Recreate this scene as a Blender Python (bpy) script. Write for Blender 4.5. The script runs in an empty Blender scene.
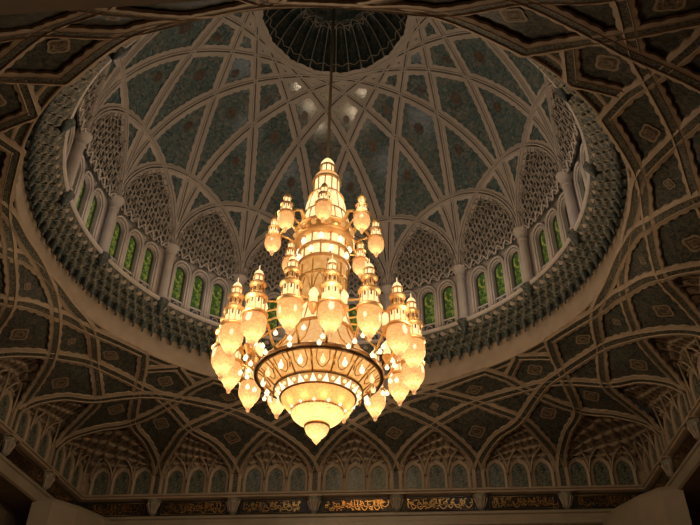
import bpy, math, random
from mathutils import Vector, Matrix
random.seed(7)
PI = math.pi
C = bpy.context.scene.collection
sin, cos = math.sin, math.cos
R = math.radians

# ------------------------------------------------------------------ mesh builder
class MB:
    def __init__(self): self.v=[]; self.f=[]; self.m=[]; self.s=[]
    def add(self, vs, fs, mi=0, sm=False):
        b=len(self.v); self.v+= [tuple(p) for p in vs]
        for k,f in enumerate(fs):
            self.f.append(tuple(b+i for i in f)); self.m.append(mi[k] if isinstance(mi,list) else mi); self.s.append(sm)
        return self
    def grid(self, fn, nu, nv, mi=0, sm=True, wrap=False, mfn=None, keep=None):
        cu = nu if wrap else nu+1
        vs=[fn(i/nu, j/nv) for j in range(nv+1) for i in range(cu)]
        fs=[]; ms=[]
        for j in range(nv):
            for i in range(nu):
                if keep and not keep((i+.5)/nu,(j+.5)/nv): continue
                i2=(i+1)%cu
                fs.append((j*cu+i, j*cu+i2, (j+1)*cu+i2, (j+1)*cu+i)); ms.append(mfn((i+.5)/nu,(j+.5)/nv) if mfn else mi)
        return self.add(vs,fs,ms,sm)
    def box(self, c, d, mi=0, M=None):
        x,y,z=d[0]/2,d[1]/2,d[2]/2
        vs=[Vector((sx*x,sy*y,sz*z)) for sx in(-1,1) for sy in(-1,1) for sz in(-1,1)]
        vs=[(M@p if M else p)+Vector(c) for p in vs]
        return self.add(vs,[(0,1,3,2),(4,6,7,5),(0,4,5,1),(2,3,7,6),(0,2,6,4),(1,5,7,3)],mi)
    def lathe(self, prof, n=24, c=(0,0,0), mi=0, sm=True, mfn=None, a0=0, a1=2*PI, flute=None):
        full = abs(a1-a0-2*PI)<1e-6
        cu = n if full else n+1
        vs=[]
        for (r,z) in prof:
            for i in range(cu):
                a=a0+(a1-a0)*i/n; rr=r*(flute(a,z) if flute else 1)
                vs.append((c[0]+rr*cos(a),c[1]+rr*sin(a),c[2]+z))
        fs=[];ms=[]
        for j in range(len(prof)-1):
            for i in range(n):
                i2=(i+1)%cu
                fs.append((j*cu+i,j*cu+i2,(j+1)*cu+i2,(j+1)*cu+i)); ms.append(mfn(j,i) if mfn else mi)
        return self.add(vs,fs,ms,sm)
    def tube(self, pts, r, n=6, mi=0, closed=False):
        P=[Vector(p) for p in pts]; N=len(P); vs=[]; up=None
        for i,p in enumerate(P):
            a=P[i-1] if (i>0 or closed) else p; b=P[(i+1)%N] if (i<N-1 or closed) else p
            t=(b-a); t = t.normalized() if t.length>1e-9 else Vector((0,0,1))
            if up is None: up = t.orthogonal().normalized()
            up=(up-t*up.dot(t)); up = up.normalized() if up.length>1e-6 else t.orthogonal().normalized()
            w=t.cross(up); rr=r(i/(N-1)) if callable(r) else r
            for k in range(n):
                q=2*PI*k/n; vs.append(p+(up*cos(q)+w*sin(q))*rr)
        fs=[]
        for i in range(N if closed else N-1):
            i2=(i+1)%N
            for k in range(n): fs.append((i*n+k,i*n+(k+1)%n,i2*n+(k+1)%n,i2*n+k))
        if not closed:
            fs.append(tuple(range(n-1,-1,-1))); fs.append(tuple(range((N-1)*n,N*n)))
        return self.add(vs,fs,mi,True)
    def sweep(self, pts, nrm, sec, mis, sm=False, wf=None):
        """flat section swept along pts: sec = [(offset across, height along the normal)], mis = material per strip"""
        P=[Vector(p) for p in pts]; N=len(P); k=len(sec); vs=[]; L=0
        for i,p in enumerate(P):
            a=P[max(i-1,0)]; b=P[min(i+1,N-1)]; t=(b-a).normalized()
            if i: L+=(p-P[i-1]).length
            n=Vector(nrm[i]); n=(n-t*n.dot(t)).normalized(); w=n.cross(t)
            for q,(o,h) in enumerate(sec):
                if wf and q in (0,k-1): o=math.copysign(wf(L),o)
                vs.append(p+w*o+n*h)
        fs=[];ms=[]
        for i in range(N-1):
            for q in range(k-1):
                fs.append((i*k+q,i*k+q+1,(i+1)*k+q+1,(i+1)*k+q)); ms.append(mis[q])
        return self.add(vs,fs,ms,sm)
    def xf(self, M):
        self.v=[tuple(M@Vector(p)) for p in self.v]; return self
    def build(self, name, mats, parent=None):
        me=bpy.data.meshes.new(name); me.from_pydata(self.v,[],self.f); me.update()
        for m in (mats if isinstance(mats,(list,tuple)) else [mats]): me.materials.append(m)
        me.polygons.foreach_set('material_index',self.m); me.polygons.foreach_set('use_smooth',self.s); me.update()
        o=bpy.data.objects.new(name,me); C.objects.link(o)
        if parent: o.parent=parent
        return o
def empty(name, loc=(0,0,0), rz=0, parent=None):
    o=bpy.data.objects.new(name,None); C.objects.link(o); o.location=loc; o.rotation_euler=(0,0,rz); o.empty_display_size=.2
    if parent: o.parent=parent
    return o
def tag(o, label, cat, group=None):
    o['label']=label; o['category']=cat; o['kind']='thing'
    if group: o['group']=group
    return o
def struct(o): o['kind']='structure'; return o
def copy_tree(o, parent=None):
    c=o.copy(); C.objects.link(c)
    if parent: c.parent=parent
    for ch in list(o.children): copy_tree(ch,c)
    return c
ORD=['first','second','third','fourth','fifth','sixth','seventh','eighth','ninth','tenth','eleventh','twelfth','thirteenth','fourteenth','fifteenth','sixteenth']

# ------------------------------------------------------------------ materials
def mat(name, col, rough=.6, metal=0, spec=.4):
    m=bpy.data.materials.new(name); m.use_nodes=True; b=m.node_tree.nodes['Principled BSDF']
    b.inputs['Base Color'].default_value=(*col,1); b.inputs['Roughness'].default_value=rough; b.inputs['Metallic'].default_value=metal
    b.inputs['Specular IOR Level'].default_value=spec
    return m
def ramp(nt, stops):
    r=nt.nodes.new('ShaderNodeValToRGB'); e=r.color_ramp.elements
    e[0].position=stops[0][0]; e[0].color=(*stops[0][1],1); e[1].position=stops[-1][0]; e[1].color=(*stops[-1][1],1)
    for p,c in stops[1:-1]:
        x=e.new(p); x.color=(*c,1)
    return r
def stone(name, c1, c2, scale=1.5, rough=.55, bump=.15):
    m=mat(name,c1,rough); nt=m.node_tree; b=nt.nodes['Principled BSDF']
    tc=nt.nodes.new('ShaderNodeTexCoord'); n=nt.nodes.new('ShaderNodeTexNoise'); n.inputs['Scale'].default_value=scale; n.inputs['Detail'].default_value=6
    r=ramp(nt,[(.35,c1),(.7,c2)]); nt.links.new(tc.outputs['Object'],n.inputs['Vector']); nt.links.new(n.outputs['Fac'],r.inputs['Fac']); nt.links.new(r.outputs['Color'],b.inputs['Base Color'])
    n2=nt.nodes.new('ShaderNodeTexNoise'); n2.inputs['Scale'].default_value=scale*9; nt.links.new(tc.outputs['Object'],n2.inputs['Vector'])
    bp=nt.nodes.new('ShaderNodeBump'); bp.inputs['Strength'].default_value=bump; bp.inputs['Distance'].default_value=.03
    nt.links.new(n2.outputs['Fac'],bp.inputs['Height']); nt.links.new(bp.outputs['Normal'],b.inputs['Normal'])
    return m
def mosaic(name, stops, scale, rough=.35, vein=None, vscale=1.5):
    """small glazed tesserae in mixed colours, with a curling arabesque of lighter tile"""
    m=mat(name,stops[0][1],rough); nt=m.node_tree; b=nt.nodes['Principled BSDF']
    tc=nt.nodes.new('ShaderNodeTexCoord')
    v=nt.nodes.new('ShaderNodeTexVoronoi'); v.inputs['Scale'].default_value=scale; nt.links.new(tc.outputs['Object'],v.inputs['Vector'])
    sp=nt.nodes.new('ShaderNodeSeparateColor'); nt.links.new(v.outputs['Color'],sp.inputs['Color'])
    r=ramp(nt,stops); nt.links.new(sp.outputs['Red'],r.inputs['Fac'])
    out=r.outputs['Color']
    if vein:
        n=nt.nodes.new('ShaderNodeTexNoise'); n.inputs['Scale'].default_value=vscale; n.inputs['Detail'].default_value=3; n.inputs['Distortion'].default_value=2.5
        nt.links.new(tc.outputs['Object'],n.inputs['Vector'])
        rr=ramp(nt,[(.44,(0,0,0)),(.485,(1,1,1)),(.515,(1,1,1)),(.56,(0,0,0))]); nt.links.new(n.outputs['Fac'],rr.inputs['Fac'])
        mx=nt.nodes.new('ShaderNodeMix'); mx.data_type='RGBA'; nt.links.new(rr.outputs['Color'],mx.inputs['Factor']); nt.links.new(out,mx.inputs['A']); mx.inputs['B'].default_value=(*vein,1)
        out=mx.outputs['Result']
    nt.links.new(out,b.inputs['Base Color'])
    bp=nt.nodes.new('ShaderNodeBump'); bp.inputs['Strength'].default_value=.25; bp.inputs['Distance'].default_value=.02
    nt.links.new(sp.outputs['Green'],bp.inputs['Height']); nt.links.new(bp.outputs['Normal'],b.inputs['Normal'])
    return m
def chain(name, c1, c2, scale):
    m=mat(name,c1,.5); nt=m.node_tree; b=nt.nodes['Principled BSDF']; tc=nt.nodes.new('ShaderNodeTexCoord')
    v=nt.nodes.new('ShaderNodeTexVoronoi'); v.feature='DISTANCE_TO_EDGE'; v.inputs['Scale'].default_value=scale
    r=ramp(nt,[(.04,c2),(.14,c1)]); nt.links.new(tc.outputs['Object'],v.inputs['Vector']); nt.links.new(v.outputs['Distance'],r.inputs['Fac']); nt.links.new(r.outputs['Color'],b.inputs['Base Color'])
    return m
def glow(name, col, s, glass=None, tex=0, tcol=None):
    """lamp glass that gives off light; glass = how much one sees through it"""
    m=bpy.data.materials.new(name); m.use_nodes=True; nt=m.node_tree; nt.nodes.clear()
    o=nt.nodes.new('ShaderNodeOutputMaterial'); e=nt.nodes.new('ShaderNodeEmission'); e.inputs['Color'].default_value=(*col,1); e.inputs['Strength'].default_value=s
    last=e
    if tex:
        tc=nt.nodes.new('ShaderNodeTexCoord'); v=nt.nodes.new('ShaderNodeTexVoronoi'); v.inputs['Scale'].default_value=tex
        nt.links.new(tc.outputs['Object'],v.inputs['Vector']); r=ramp(nt,[(0,col),(.75,tcol)]); nt.links.new(v.outputs['Distance'],r.inputs['Fac']); nt.links.new(r.outputs['Color'],e.inputs['Color'])
    if glass:
        t=nt.nodes.new('ShaderNodeBsdfTransparent'); t.inputs['Color'].default_value=(1,.85,.6,1); mx=nt.nodes.new('ShaderNodeMixShader')
        lw=nt.nodes.new('ShaderNodeLayerWeight'); lw.inputs['Blend'].default_value=.35
        ma=nt.nodes.new('ShaderNodeMath'); ma.operation='MULTIPLY_ADD'; ma.inputs[1].default_value=glass; ma.inputs[2].default_value=1-glass; ma.use_clamp=True
        nt.links.new(lw.outputs['Facing'],ma.inputs[0]); nt.links.new(ma.outputs[0],mx.inputs[0]); nt.links.new(t.outputs[0],mx.inputs[1]); nt.links.new(e.outputs[0],mx.inputs[2]); last=mx
    nt.links.new(last.outputs[0],o.inputs['Surface'])
    return m
M={}
M['stone']=stone('pale_stone',(.29,.222,.155),(.35,.272,.19))
M['dome_stone']=stone('dome_plaster',(.46,.41,.365),(.54,.48,.43))
M['marble']=stone('wall_marble',(.24,.20,.14),(.30,.25,.18),.7,.35,.05)
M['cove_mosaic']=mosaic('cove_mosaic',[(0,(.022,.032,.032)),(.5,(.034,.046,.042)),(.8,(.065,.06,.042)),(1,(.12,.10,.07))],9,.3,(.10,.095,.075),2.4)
M['dome_mosaic']=mosaic('dome_mosaic',[(0,(.035,.075,.085)),(.4,(.06,.11,.12)),(.7,(.11,.14,.125)),(.9,(.21,.16,.12)),(1,(.22,.27,.28))],6,.15,(.15,.21,.21),2.0)
b=M['dome_mosaic'].node_tree.nodes['Principled BSDF']; b.inputs['IOR'].default_value=1.9; b.inputs['Specular IOR Level'].default_value=.5
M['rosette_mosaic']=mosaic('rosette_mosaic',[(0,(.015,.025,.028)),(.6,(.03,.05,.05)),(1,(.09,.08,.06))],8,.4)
M['net_stone']=stone('net_plaster',(.33,.29,.25),(.40,.355,.31))
M['net_ground']=mosaic('net_ground',[(0,(.07,.085,.08)),(.6,(.12,.13,.115)),(1,(.2,.18,.15))],9,.5)
M['tile']=mosaic('niche_tile',[(0,(.022,.04,.034)),(.5,(.04,.065,.055)),(.85,(.09,.10,.07)),(1,(.18,.16,.12))],12,.22,(.17,.17,.13),3)
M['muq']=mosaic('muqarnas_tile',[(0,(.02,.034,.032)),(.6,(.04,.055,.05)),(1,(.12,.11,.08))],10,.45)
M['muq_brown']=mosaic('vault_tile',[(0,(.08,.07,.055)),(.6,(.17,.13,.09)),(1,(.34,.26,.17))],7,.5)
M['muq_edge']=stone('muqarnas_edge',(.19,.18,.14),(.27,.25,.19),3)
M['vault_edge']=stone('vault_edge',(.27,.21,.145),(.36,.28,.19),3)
M['ridge']=stone('rosette_ridge',(.26,.24,.20),(.33,.30,.25),3)
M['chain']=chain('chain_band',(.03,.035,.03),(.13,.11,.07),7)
M['dark']=mat('groove_shade_and_lead',(.05,.045,.038),.7)
M['medal']=mosaic('medallion_tile',[(0,(.07,.05,.035)),(.5,(.11,.08,.055)),(1,(.2,.16,.11))],12,.4)
M['medal_line']=mat('medallion_line',(.28,.22,.15),.5)
M['dome_medal']=mosaic('dome_medallion',[(0,(.075,.06,.05)),(.5,(.14,.085,.06)),(1,(.13,.15,.13))],9,.35)
M['script_bg']=mosaic('inscription_ground',[(0,(.012,.012,.012)),(1,(.03,.026,.02))],10,.15)
M['gilt']=mat('gilded_script',(.72,.42,.14),.16,1)
M['void']=stone('aisle_wall',(.14,.11,.08),(.2,.15,.1),.8)
M['floor']=stone('carpet',(.14,.05,.03),(.2,.08,.04),2,.9)
M['brass']=mat('chandelier_brass',(.86,.52,.22),.5,.7)
M['gold']=mat('gold_ornament',(.95,.62,.24),.38,.8)
M['bronze']=mat('dark_bronze',(.30,.19,.10),.4,.9)
M['rod']=mat('suspension_rod',(.22,.17,.10),.5,.5)
M['lit']=glow('lit_gallery_glass',(1,.78,.42),1.55,None,3,(1,.62,.26))
M['bulb']=glow('white_bulb',(1,.86,.54),1.7)
def crystal(name,col,tr,em):
    m=bpy.data.materials.new(name); m.use_nodes=True; nt=m.node_tree; nt.nodes.clear()
    o=nt.nodes.new('ShaderNodeOutputMaterial'); t=nt.nodes.new('ShaderNodeBsdfTranslucent'); g=nt.nodes.new('ShaderNodeBsdfGlossy'); g.inputs['Roughness'].default_value=.15
    tc=nt.nodes.new('ShaderNodeTexCoord'); v=nt.nodes.new('ShaderNodeTexVoronoi'); v.inputs['Scale'].default_value=11; nt.links.new(tc.outputs['Object'],v.inputs['Vector'])
    r=ramp(nt,[(0,col),(.8,tuple(c*tr for c in col))]); nt.links.new(v.outputs['Distance'],r.inputs['Fac']); nt.links.new(r.outputs['Color'],t.inputs['Color'])
    e=nt.nodes.new('ShaderNodeEmission'); e.inputs['Strength'].default_value=em; nt.links.new(r.outputs['Color'],e.inputs['Color'])
    mx=nt.nodes.new('ShaderNodeMixShader'); mx.inputs[0].default_value=.06; ad=nt.nodes.new('ShaderNodeAddShader')
    nt.links.new(t.outputs[0],mx.inputs[1]); nt.links.new(g.outputs[0],mx.inputs[2]); nt.links.new(mx.outputs[0],ad.inputs[0]); nt.links.new(e.outputs[0],ad.inputs[1]); nt.links.new(ad.outputs[0],o.inputs['Surface'])
    return m
M['globe']=crystal('crystal_globe',(1,.66,.34),.66,.26)
M['bowl_glass']=crystal('bowl_glass',(1,.68,.33),.7,.36)
M['upper_bowl']=crystal('upper_bowl_glass',(.95,.52,.20),.7,.42)
M['filament']=glow('lamp_inside_globe',(1,.78,.46),10)
M['underside']=glow('lit_amber_panel',(1,.57,.19),1.15,None,5,(.78,.33,.08))
M['panel']=glow('amber_glass',(1,.55,.20),.86,None,4,(.8,.34,.08))
M['bowl']=glow('bowl_crystal',(1,.62,.26),.95,None,7,(.95,.45,.14))
M['bright']=glow('bright_crystal',(1,.80,.46),1.5,None,9,(1,.60,.24))
def stained():
    m=bpy.data.materials.new('stained_glass'); m.use_nodes=True; nt=m.node_tree; b=nt.nodes['Principled BSDF']
    tc=nt.nodes.new('ShaderNodeTexCoord'); v=nt.nodes.new('ShaderNodeTexVoronoi'); v.inputs['Scale'].default_value=5.5; nt.links.new(tc.outputs['Object'],v.inputs['Vector'])
    v2=nt.nodes.new('ShaderNodeTexVoronoi'); v2.feature='DISTANCE_TO_EDGE'; v2.inputs['Scale'].default_value=5.5; nt.links.new(tc.outputs['Object'],v2.inputs['Vector'])
    sp=nt.nodes.new('ShaderNodeSeparateColor'); nt.links.new(v.outputs['Color'],sp.inputs['Color'])
    r=ramp(nt,[(0,(.02,.05,.01)),(.35,(.08,.15,.02)),(.65,(.24,.30,.04)),(.85,(.46,.42,.07)),(1,(.10,.26,.06))]); nt.links.new(sp.outputs['Red'],r.inputs['Fac'])
    l=ramp(nt,[(.02,(.05,.05,.05)),(.06,(1,1,1))]); nt.links.new(v2.outputs['Distance'],l.inputs['Fac'])
    mx=nt.nodes.new('ShaderNodeMix'); mx.data_type='RGBA'; mx.blend_type='MULTIPLY'; mx.inputs['Factor'].default_value=1
    nt.links.new(r.outputs['Color'],mx.inputs['A']); nt.links.new(l.outputs['Color'],mx.inputs['B'])
    b.inputs['Base Color'].default_value=(.03,.05,.02,1); b.inputs['Roughness'].default_value=.25
    nt.links.new(mx.outputs['Result'],b.inputs['Emission Color']); b.inputs['Emission Strength'].default_value=WIN
    return m
WIN=.36
M['glass']=stained()

# ------------------------------------------------------------------ the plan of the hall
EYE=1.6
S=15.5                       # half the side of the square bay
RL, ZL = 12.1, 19.93         # the opening's lip
RD, ZD = 11.0, 22.45         # column circle, foot of the columns
ZC = 25.95                   # capitals, where the dome springs
PH0 = R(146.0); STEP = R(22.5)
colang = lambda k: PH0+k*STEP
VIS = list(range(4,-9,-1))   # columns in view, from the upper left round the far side to the upper right
BAYS = list(range(4,-10,-1))

# ------------------------------------------------------------------ dome
RS=11.25                      # shell; ribs stand in front of it
DZ=1.045
def sph(x,y,r=RS):
    d=math.hypot(x,y); d=min(d,r)
    return Vector((x,y,ZC+DZ*math.sqrt(max(r*r-d*d,0))))
RING=4.16
dome=MB()
def dome_fn(u,v):
    a=2*PI*u; th=v*math.acos(RING/RS)
    return (RS*cos(th)*cos(a),RS*cos(th)*sin(a),ZC+DZ*RS*sin(th))
dome.grid(dome_fn,96,32,wrap=True)
ceiling_dome=struct(dome.build('ceiling_dome',M['dome_mosaic']))
CEN=Vector((0,0,ZC))
def dome_rib(k,span,w0,lift,thick):
    a,b=colang(k),colang(k+span)
    A=Vector((RS*cos(a),RS*sin(a))); B=Vector((RS*cos(b),RS*sin(b)))
    n=int(70*(1 if span<4 else 2)); pts=[];nr=[]
    for i in range(n+1):
        t=i/n; t=.5-.5*cos(PI*t)*1.0
        t=t*.998+.001
        q=A.lerp(B,t); p=sph(q.x,q.y,RS-.02); pts.append(p); nr.append((CEN-Vector((p.x,p.y,ZC+(p.z-ZC)/DZ))).normalized())
    h=lift; T=thick
    sec=[(-w0,h),(-.13,h+.02),(-.11,h+T),(-.04,h+T),(-.03,h+.02),(.03,h+.02),(.04,h+T),(.11,h+T),(.13,h+.02),(w0,h)]
    mis=[0,0,0,0,1,0,0,0,0]  # middle strip dark: the groove's shadow line put into the colour
    m=MB().sweep(pts,nr,sec,mis,wf=lambda L:w0+.09*max(0,abs(sin(PI*L/.55))-.2))
    return m.build('rib' if span>3 else 'arch',[M['dome_stone'],M['dark']],ceiling_dome)
for k in range(16):
    dome_rib(k,6,.30,.03+.012*(k%2),.09)
    dome_rib(k,2,.27,.05+.012*(k%2),.14)
# coloured medallions in the larger cells of the dome mosaic
def blob(pos,nrm,w,h,n=24,lobes=8,up=Vector((0,0,1)),lift=.02,line=True):
    nrm=Vector(nrm).normalized(); u=(up-nrm*up.dot(nrm)).normalized(); s=u.cross(nrm)
    m=MB(); ctr=Vector(pos)+nrm*(lift+.012)
    def rim(k,f):
        a=2*PI*k/n; rr=f*(1+.13*cos(lobes*a)); return ctr+s*(w*rr*cos(a))+u*(h*rr*sin(a))
    vs=[ctr]+[rim(k,.8) for k in range(n)]+[rim(k,1) for k in range(n)]
    fs=[(0,1+k,1+(k+1)%n) for k in range(n)]+[(1+k,1+n+k,1+n+(k+1)%n,1+(k+1)%n) for k in range(n)]
    m.add(vs,fs,[0]*n+[1 if line else 0]*n)
    if line: m.tube([rim(k,.45)+nrm*.004 for k in range(n)],.012,4,1,True)
    return m
for k in range(16):
    for (rr,da,w,h) in ((.93,0,.2,.26),(.83,.5,.24,.34),(.70,0,.28,.4),(.58,.5,.2,.28)):
        a=colang(k)+da*STEP
        if True:
            x,y=rr*RS*cos(a),rr*RS*sin(a); p=sph(x,y); nn=(CEN-Vector((p.x,p.y,ZC+(p.z-ZC)/DZ))).normalized()
            blob(p,nn,w,h,line=False).build('medallion',[M['dome_medal'],M['medal_line']],ceiling_dome)
# apex rosette
zr=dome_fn(0,1)[2]
ros=tag(empty('rosette',(0,0,zr)),'dark fluted rosette of petals recessed in the top of the dome','rosette')
rim=MB(); rim.lathe([(RING+.28,-.20),(RING+.16,-.22),(RING+.02,-.10),(RING-.05,-.12),(RING-.05,.25)],96,flute=lambda a,z:1+.006*abs(sin(16*a)))
rim.build('rim',M['dome_stone'],ros)
NP=32; RIN=2.1
def petal_mb():
    m=MB(); da=2*PI/NP
    def fn(u,v):
        w=(u-.5); r=RING-.05-(RING-RIN)*v; a=w*da
        prof=.0+2.15*sin(v*PI/2)**.85
        dep=.42*(1-(2*w)**2)*sin(PI*min(1,v*1.0+.02))**.6
        return ((r+dep*.25)*cos(a),(r+dep*.25)*sin(a),prof+dep)
    m.grid(fn,8,14)
    return m
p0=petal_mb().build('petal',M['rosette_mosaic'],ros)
rd=MB(); 
def rpt(v): 
    r=RING-.05-(RING-RIN)*v; return (r*cos(PI/NP),r*sin(PI/NP),2.15*sin(v*PI/2)**.85-.03)
rd.tube([rpt(i/14) for i in range(15)],lambda q:.028+.03*abs(2*q-1)**2,5)
hw=PI/NP
for sg in (0,1):      # pointed head of a petal at each end
    vv=.10 if sg==0 else .88; r_=RING-.05-(RING-RIN)*vv; zz=2.15*sin(vv*PI/2)**.85-.02; dv=-.22 if sg==0 else .2
    rd.tube([((r_-dv*(1-abs(q)/1.0)*-1)*cos(hw+q*hw),(r_-dv*(1-abs(q))*-1)*sin(hw+q*hw),zz) for q in (-1,-.6,-.25,0,.25,.6,1)],.025,4)
# pointed arch heads joining neighbouring ridges
r0=rd.build('ridge',M['ridge'],ros)
for i in range(1,NP):
    for o in (p0,r0):
        c=o.copy(); C.objects.link(c); c.parent=ros; c.rotation_euler=(0,0,2*PI*i/NP)
cap=MB(); cap.lathe([(2.16,2.12),(2.06,2.05),(1.9,2.12),(1.8,2.4),(1.3,2.7),(.6,2.95),(.02,3.0)],48,flute=lambda a,z:1+.05*cos(16*a))
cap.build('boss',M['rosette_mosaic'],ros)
st=MB()
for i in range(16):
    a=2*PI*i/16
    st.tube([(1.95*cos(a),1.95*sin(a),2.06),(2.5*cos(a+PI/16),2.5*sin(a+PI/16),1.86),(1.95*cos(a+PI/8),1.95*sin(a+PI/8),2.06)],.045,5)
    st.tube([(2.15*cos(a+PI/16+.13*cos(q*PI/4)),2.15*sin(a+PI/16+.13*cos(q*PI/4)),2.03+.14*sin(q*PI/4)) for q in range(8)],.035,4,0,True)
st.build('star_lattice',M['ridge'],ros)

# ------------------------------------------------------------------ drum: wall, windows, columns, net panels
RW=11.5
def wp(u,z,d=0): a=u/RW; r=RW-d; return (r*cos(a),r*sin(a),z)
HW=RW*STEP/2
WC=(-1.2,0,1.2); WW=.36; ZS,ZSP,ZA=23.2,24.95,25.4
def arch_z(x,w=WW,zs=ZSP,za=ZA):   # height of a slightly pointed arch at x
    q=min(1,abs(x)/w); return zs+(za-zs)*(1-q**2.2)**.62
def arch_pts(w,z0,zs,za,n=14):
    L=[(-w,z0),(-w,zs)]+[(w*sin(PI/2*(i/n)),arch_z(w*sin(PI/2*(i/n)),w,zs,za)) for i in range(-n+1,n)]+[(w,zs),(w,z0)]
    return L
def drum_bay():
    m=MB(); xs=[-HW]
    for c in WC: xs+= [c+WW*sin(PI/2*i/8) for i in range(-8,9)]
    xs.append(HW); xs=sorted(xs); zt=26.6; zb=22.2
    for i in range(len(xs)-1):
        a,b=xs[i],xs[i+1]; mid=(a+b)/2; hit=[c for c in WC if abs(mid-c)<WW]
        if hit:
            c=hit[0]; za,zb2=arch_z(a-c),arch_z(b-c)
            m.add([wp(a,zb),wp(b,zb),wp(b,ZS),wp(a,ZS)],[(0,1,2,3)])
            m.add([wp(a,za),wp(b,zb2),wp(b,zt),wp(a,zt)],[(0,1,2,3)])
            m.add([wp(a,za),wp(b,zb2),wp(b,zb2,-.35),wp(a,za,-.35)],[(0,1,2,3)])
            m.add([wp(a,ZS),wp(b,ZS),wp(b,ZS,-.35),wp(a,ZS,-.35)],[(0,1,2,3)])
        else: m.add([wp(a,zb),wp(b,zb),wp(b,zt),wp(a,zt)],[(0,1,2,3)])
    for c in WC:
        for s in (-WW,WW): m.add([wp(c+s,ZS),wp(c+s,ZSP),wp(c+s,ZSP,-.35),wp(c+s,ZS,-.35)],[(0,1,2,3)])
    return m
wall_drum=struct(empty('wall_drum'))
b0=drum_bay().build('bay_wall',M['dome_stone'],wall_drum); b0.rotation_euler=(0,0,colang(.5))
for k in range(1,16):
    c=b0.copy(); C.objects.link(c); c.parent=wall_drum; c.rotation_euler=(0,0,colang(k+.5))
def window_parts(root):
    f=MB(); f.tube([wp(x,z,.05) for x,z in arch_pts(WW+.05,ZS-.42,ZSP,ZA+.06)],.05,6)
    f.build('inner_frame',M['dome_stone'],root)
    g=MB(); g.tube([wp(x,z,.10) for x,z in arch_pts(WW+.17,ZS-.48,ZSP+.05,ZA+.24)],.075,6)
    g.build('outer_frame',M['dome_stone'],root)
    p=MB(); pts=arch_pts(WW+.02,ZS-.02,ZSP,ZA+.02); n=len(pts); p.add([wp(x,z,-.22) for x,z in pts],[tuple(range(n))])
    p.add([wp(x,z,-.25) for x,z in pts],[tuple(range(n-1,-1,-1))]); p.build('stained_pane',M['glass'],root)
    b=MB(); b.tube([wp(x,z,-.2) for x,z in arch_pts(WW-.03,ZS+.03,ZSP,ZA-.03)],.06,5)
    b.build('lead_border',M['dark'],root)
    s=MB(); s.grid(lambda u,v:wp((u-.5)*.62,22.62+v*.46,.02),6,2,sm=False); s.tube([wp(.16*cos(q*PI/6),22.85+.16*sin(q*PI/6),.03) for q in range(12)],.03,5,1,True)
    s.build('sill_tile',[M['muq'],M['dome_stone']],root)
# windows
wn=0
w0=struct(empty('window_1')); window_parts(w0)
for k in reversed(BAYS):
    for c in WC:
        wn+=1
        o=w0 if wn==1 else copy_tree(w0)
        o.name='window_%d'%wn; o.rotation_euler=(0,0,colang(k+.5)+c/RW)
# net panels over each trio of windows
def net_surface(u,z,d):
    r=RS if z<ZC else math.sqrt(max(RS*RS-((z-ZC)/DZ)**2,.1))
    a=u/RW; r-=d; return (r*cos(a),r*sin(a),z)
NMIN=RS*cos(STEP)
def net_top(u):        # underside of the crossing arches
    a=abs(u)/RW; r=NMIN/cos(STEP/2+a)
    return ZC+DZ*math.sqrt(max(0,RS*RS-r*r)) if r<RS else ZC
def tympanum_parts(root):
    pos=net_surface; Z0=25.62
    bk=MB()
    bk.grid(lambda u,v: pos((u-.5)*2*HW*.98,Z0+v*max(.1,net_top((u-.5)*2*HW*.98)-Z0),.04),28,12); bk.build('tile_ground',M['net_ground'],root)
    net=MB(); NC=9; cw=2*HW/NC; ch=.44
    for i in range(-1,NC+1):
        for sg in (1,-1):
            path=[]
            for j in range(0,90):
                q=j/8.0; row=int(q); f=q-row
                x=(f if row%2==0 else 1-f); x=.5-.5*cos(PI*x)
                u=-HW+cw*(i+.5)+sg*(x-.5)*cw; z=Z0+q*ch
                if abs(u)>HW*.985 or z>net_top(u)-.12:
                    if len(path)>2: net.tube(path,.042,4)
                    path=[]
                    continue
                path.append(pos(u,z,.13))
            if len(path)>2: net.tube(path,.042,4)
    for i in range(NC):           # tall pointed hoods standing out of the net
        u=-HW+cw*(i+.5)
        for z in (26.05,26.95,27.85):
            if z+.95<net_top(u)+.1:
                net.tube([pos(u-.15,z-.1,.12),pos(u-.14,z+.35,.17),pos(u-.06,z+.65,.22),pos(u,z+.9,.24),pos(u+.06,z+.65,.22),pos(u+.14,z+.35,.17),pos(u+.15,z-.1,.12)],.04,4)
    net.build('net',M['net_stone'],root)
    for i in range(7):
        u=(i-3)*.6
        h=MB(); h.tube([pos(u-.27,25.55,.16),pos(u-.2,25.72,.2),pos(u,25.95,.26),pos(u+.2,25.72,.2),pos(u+.27,25.55,.16)],.05,5); h.build('hood',M['dome_stone'],root)
t0=empty('tympanum'); tympanum_parts(t0)
for i,k in enumerate(reversed(BAYS)):
    o=t0 if i==0 else copy_tree(t0)
    o.rotation_euler=(0,0,colang(k+.5))
    n=BAYS.index(k)
    tag(o,'carved net panel under the dome arches, %s above the windows from the upper left'%ORD[n],'wall panel','net panels above the drum windows')
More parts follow.
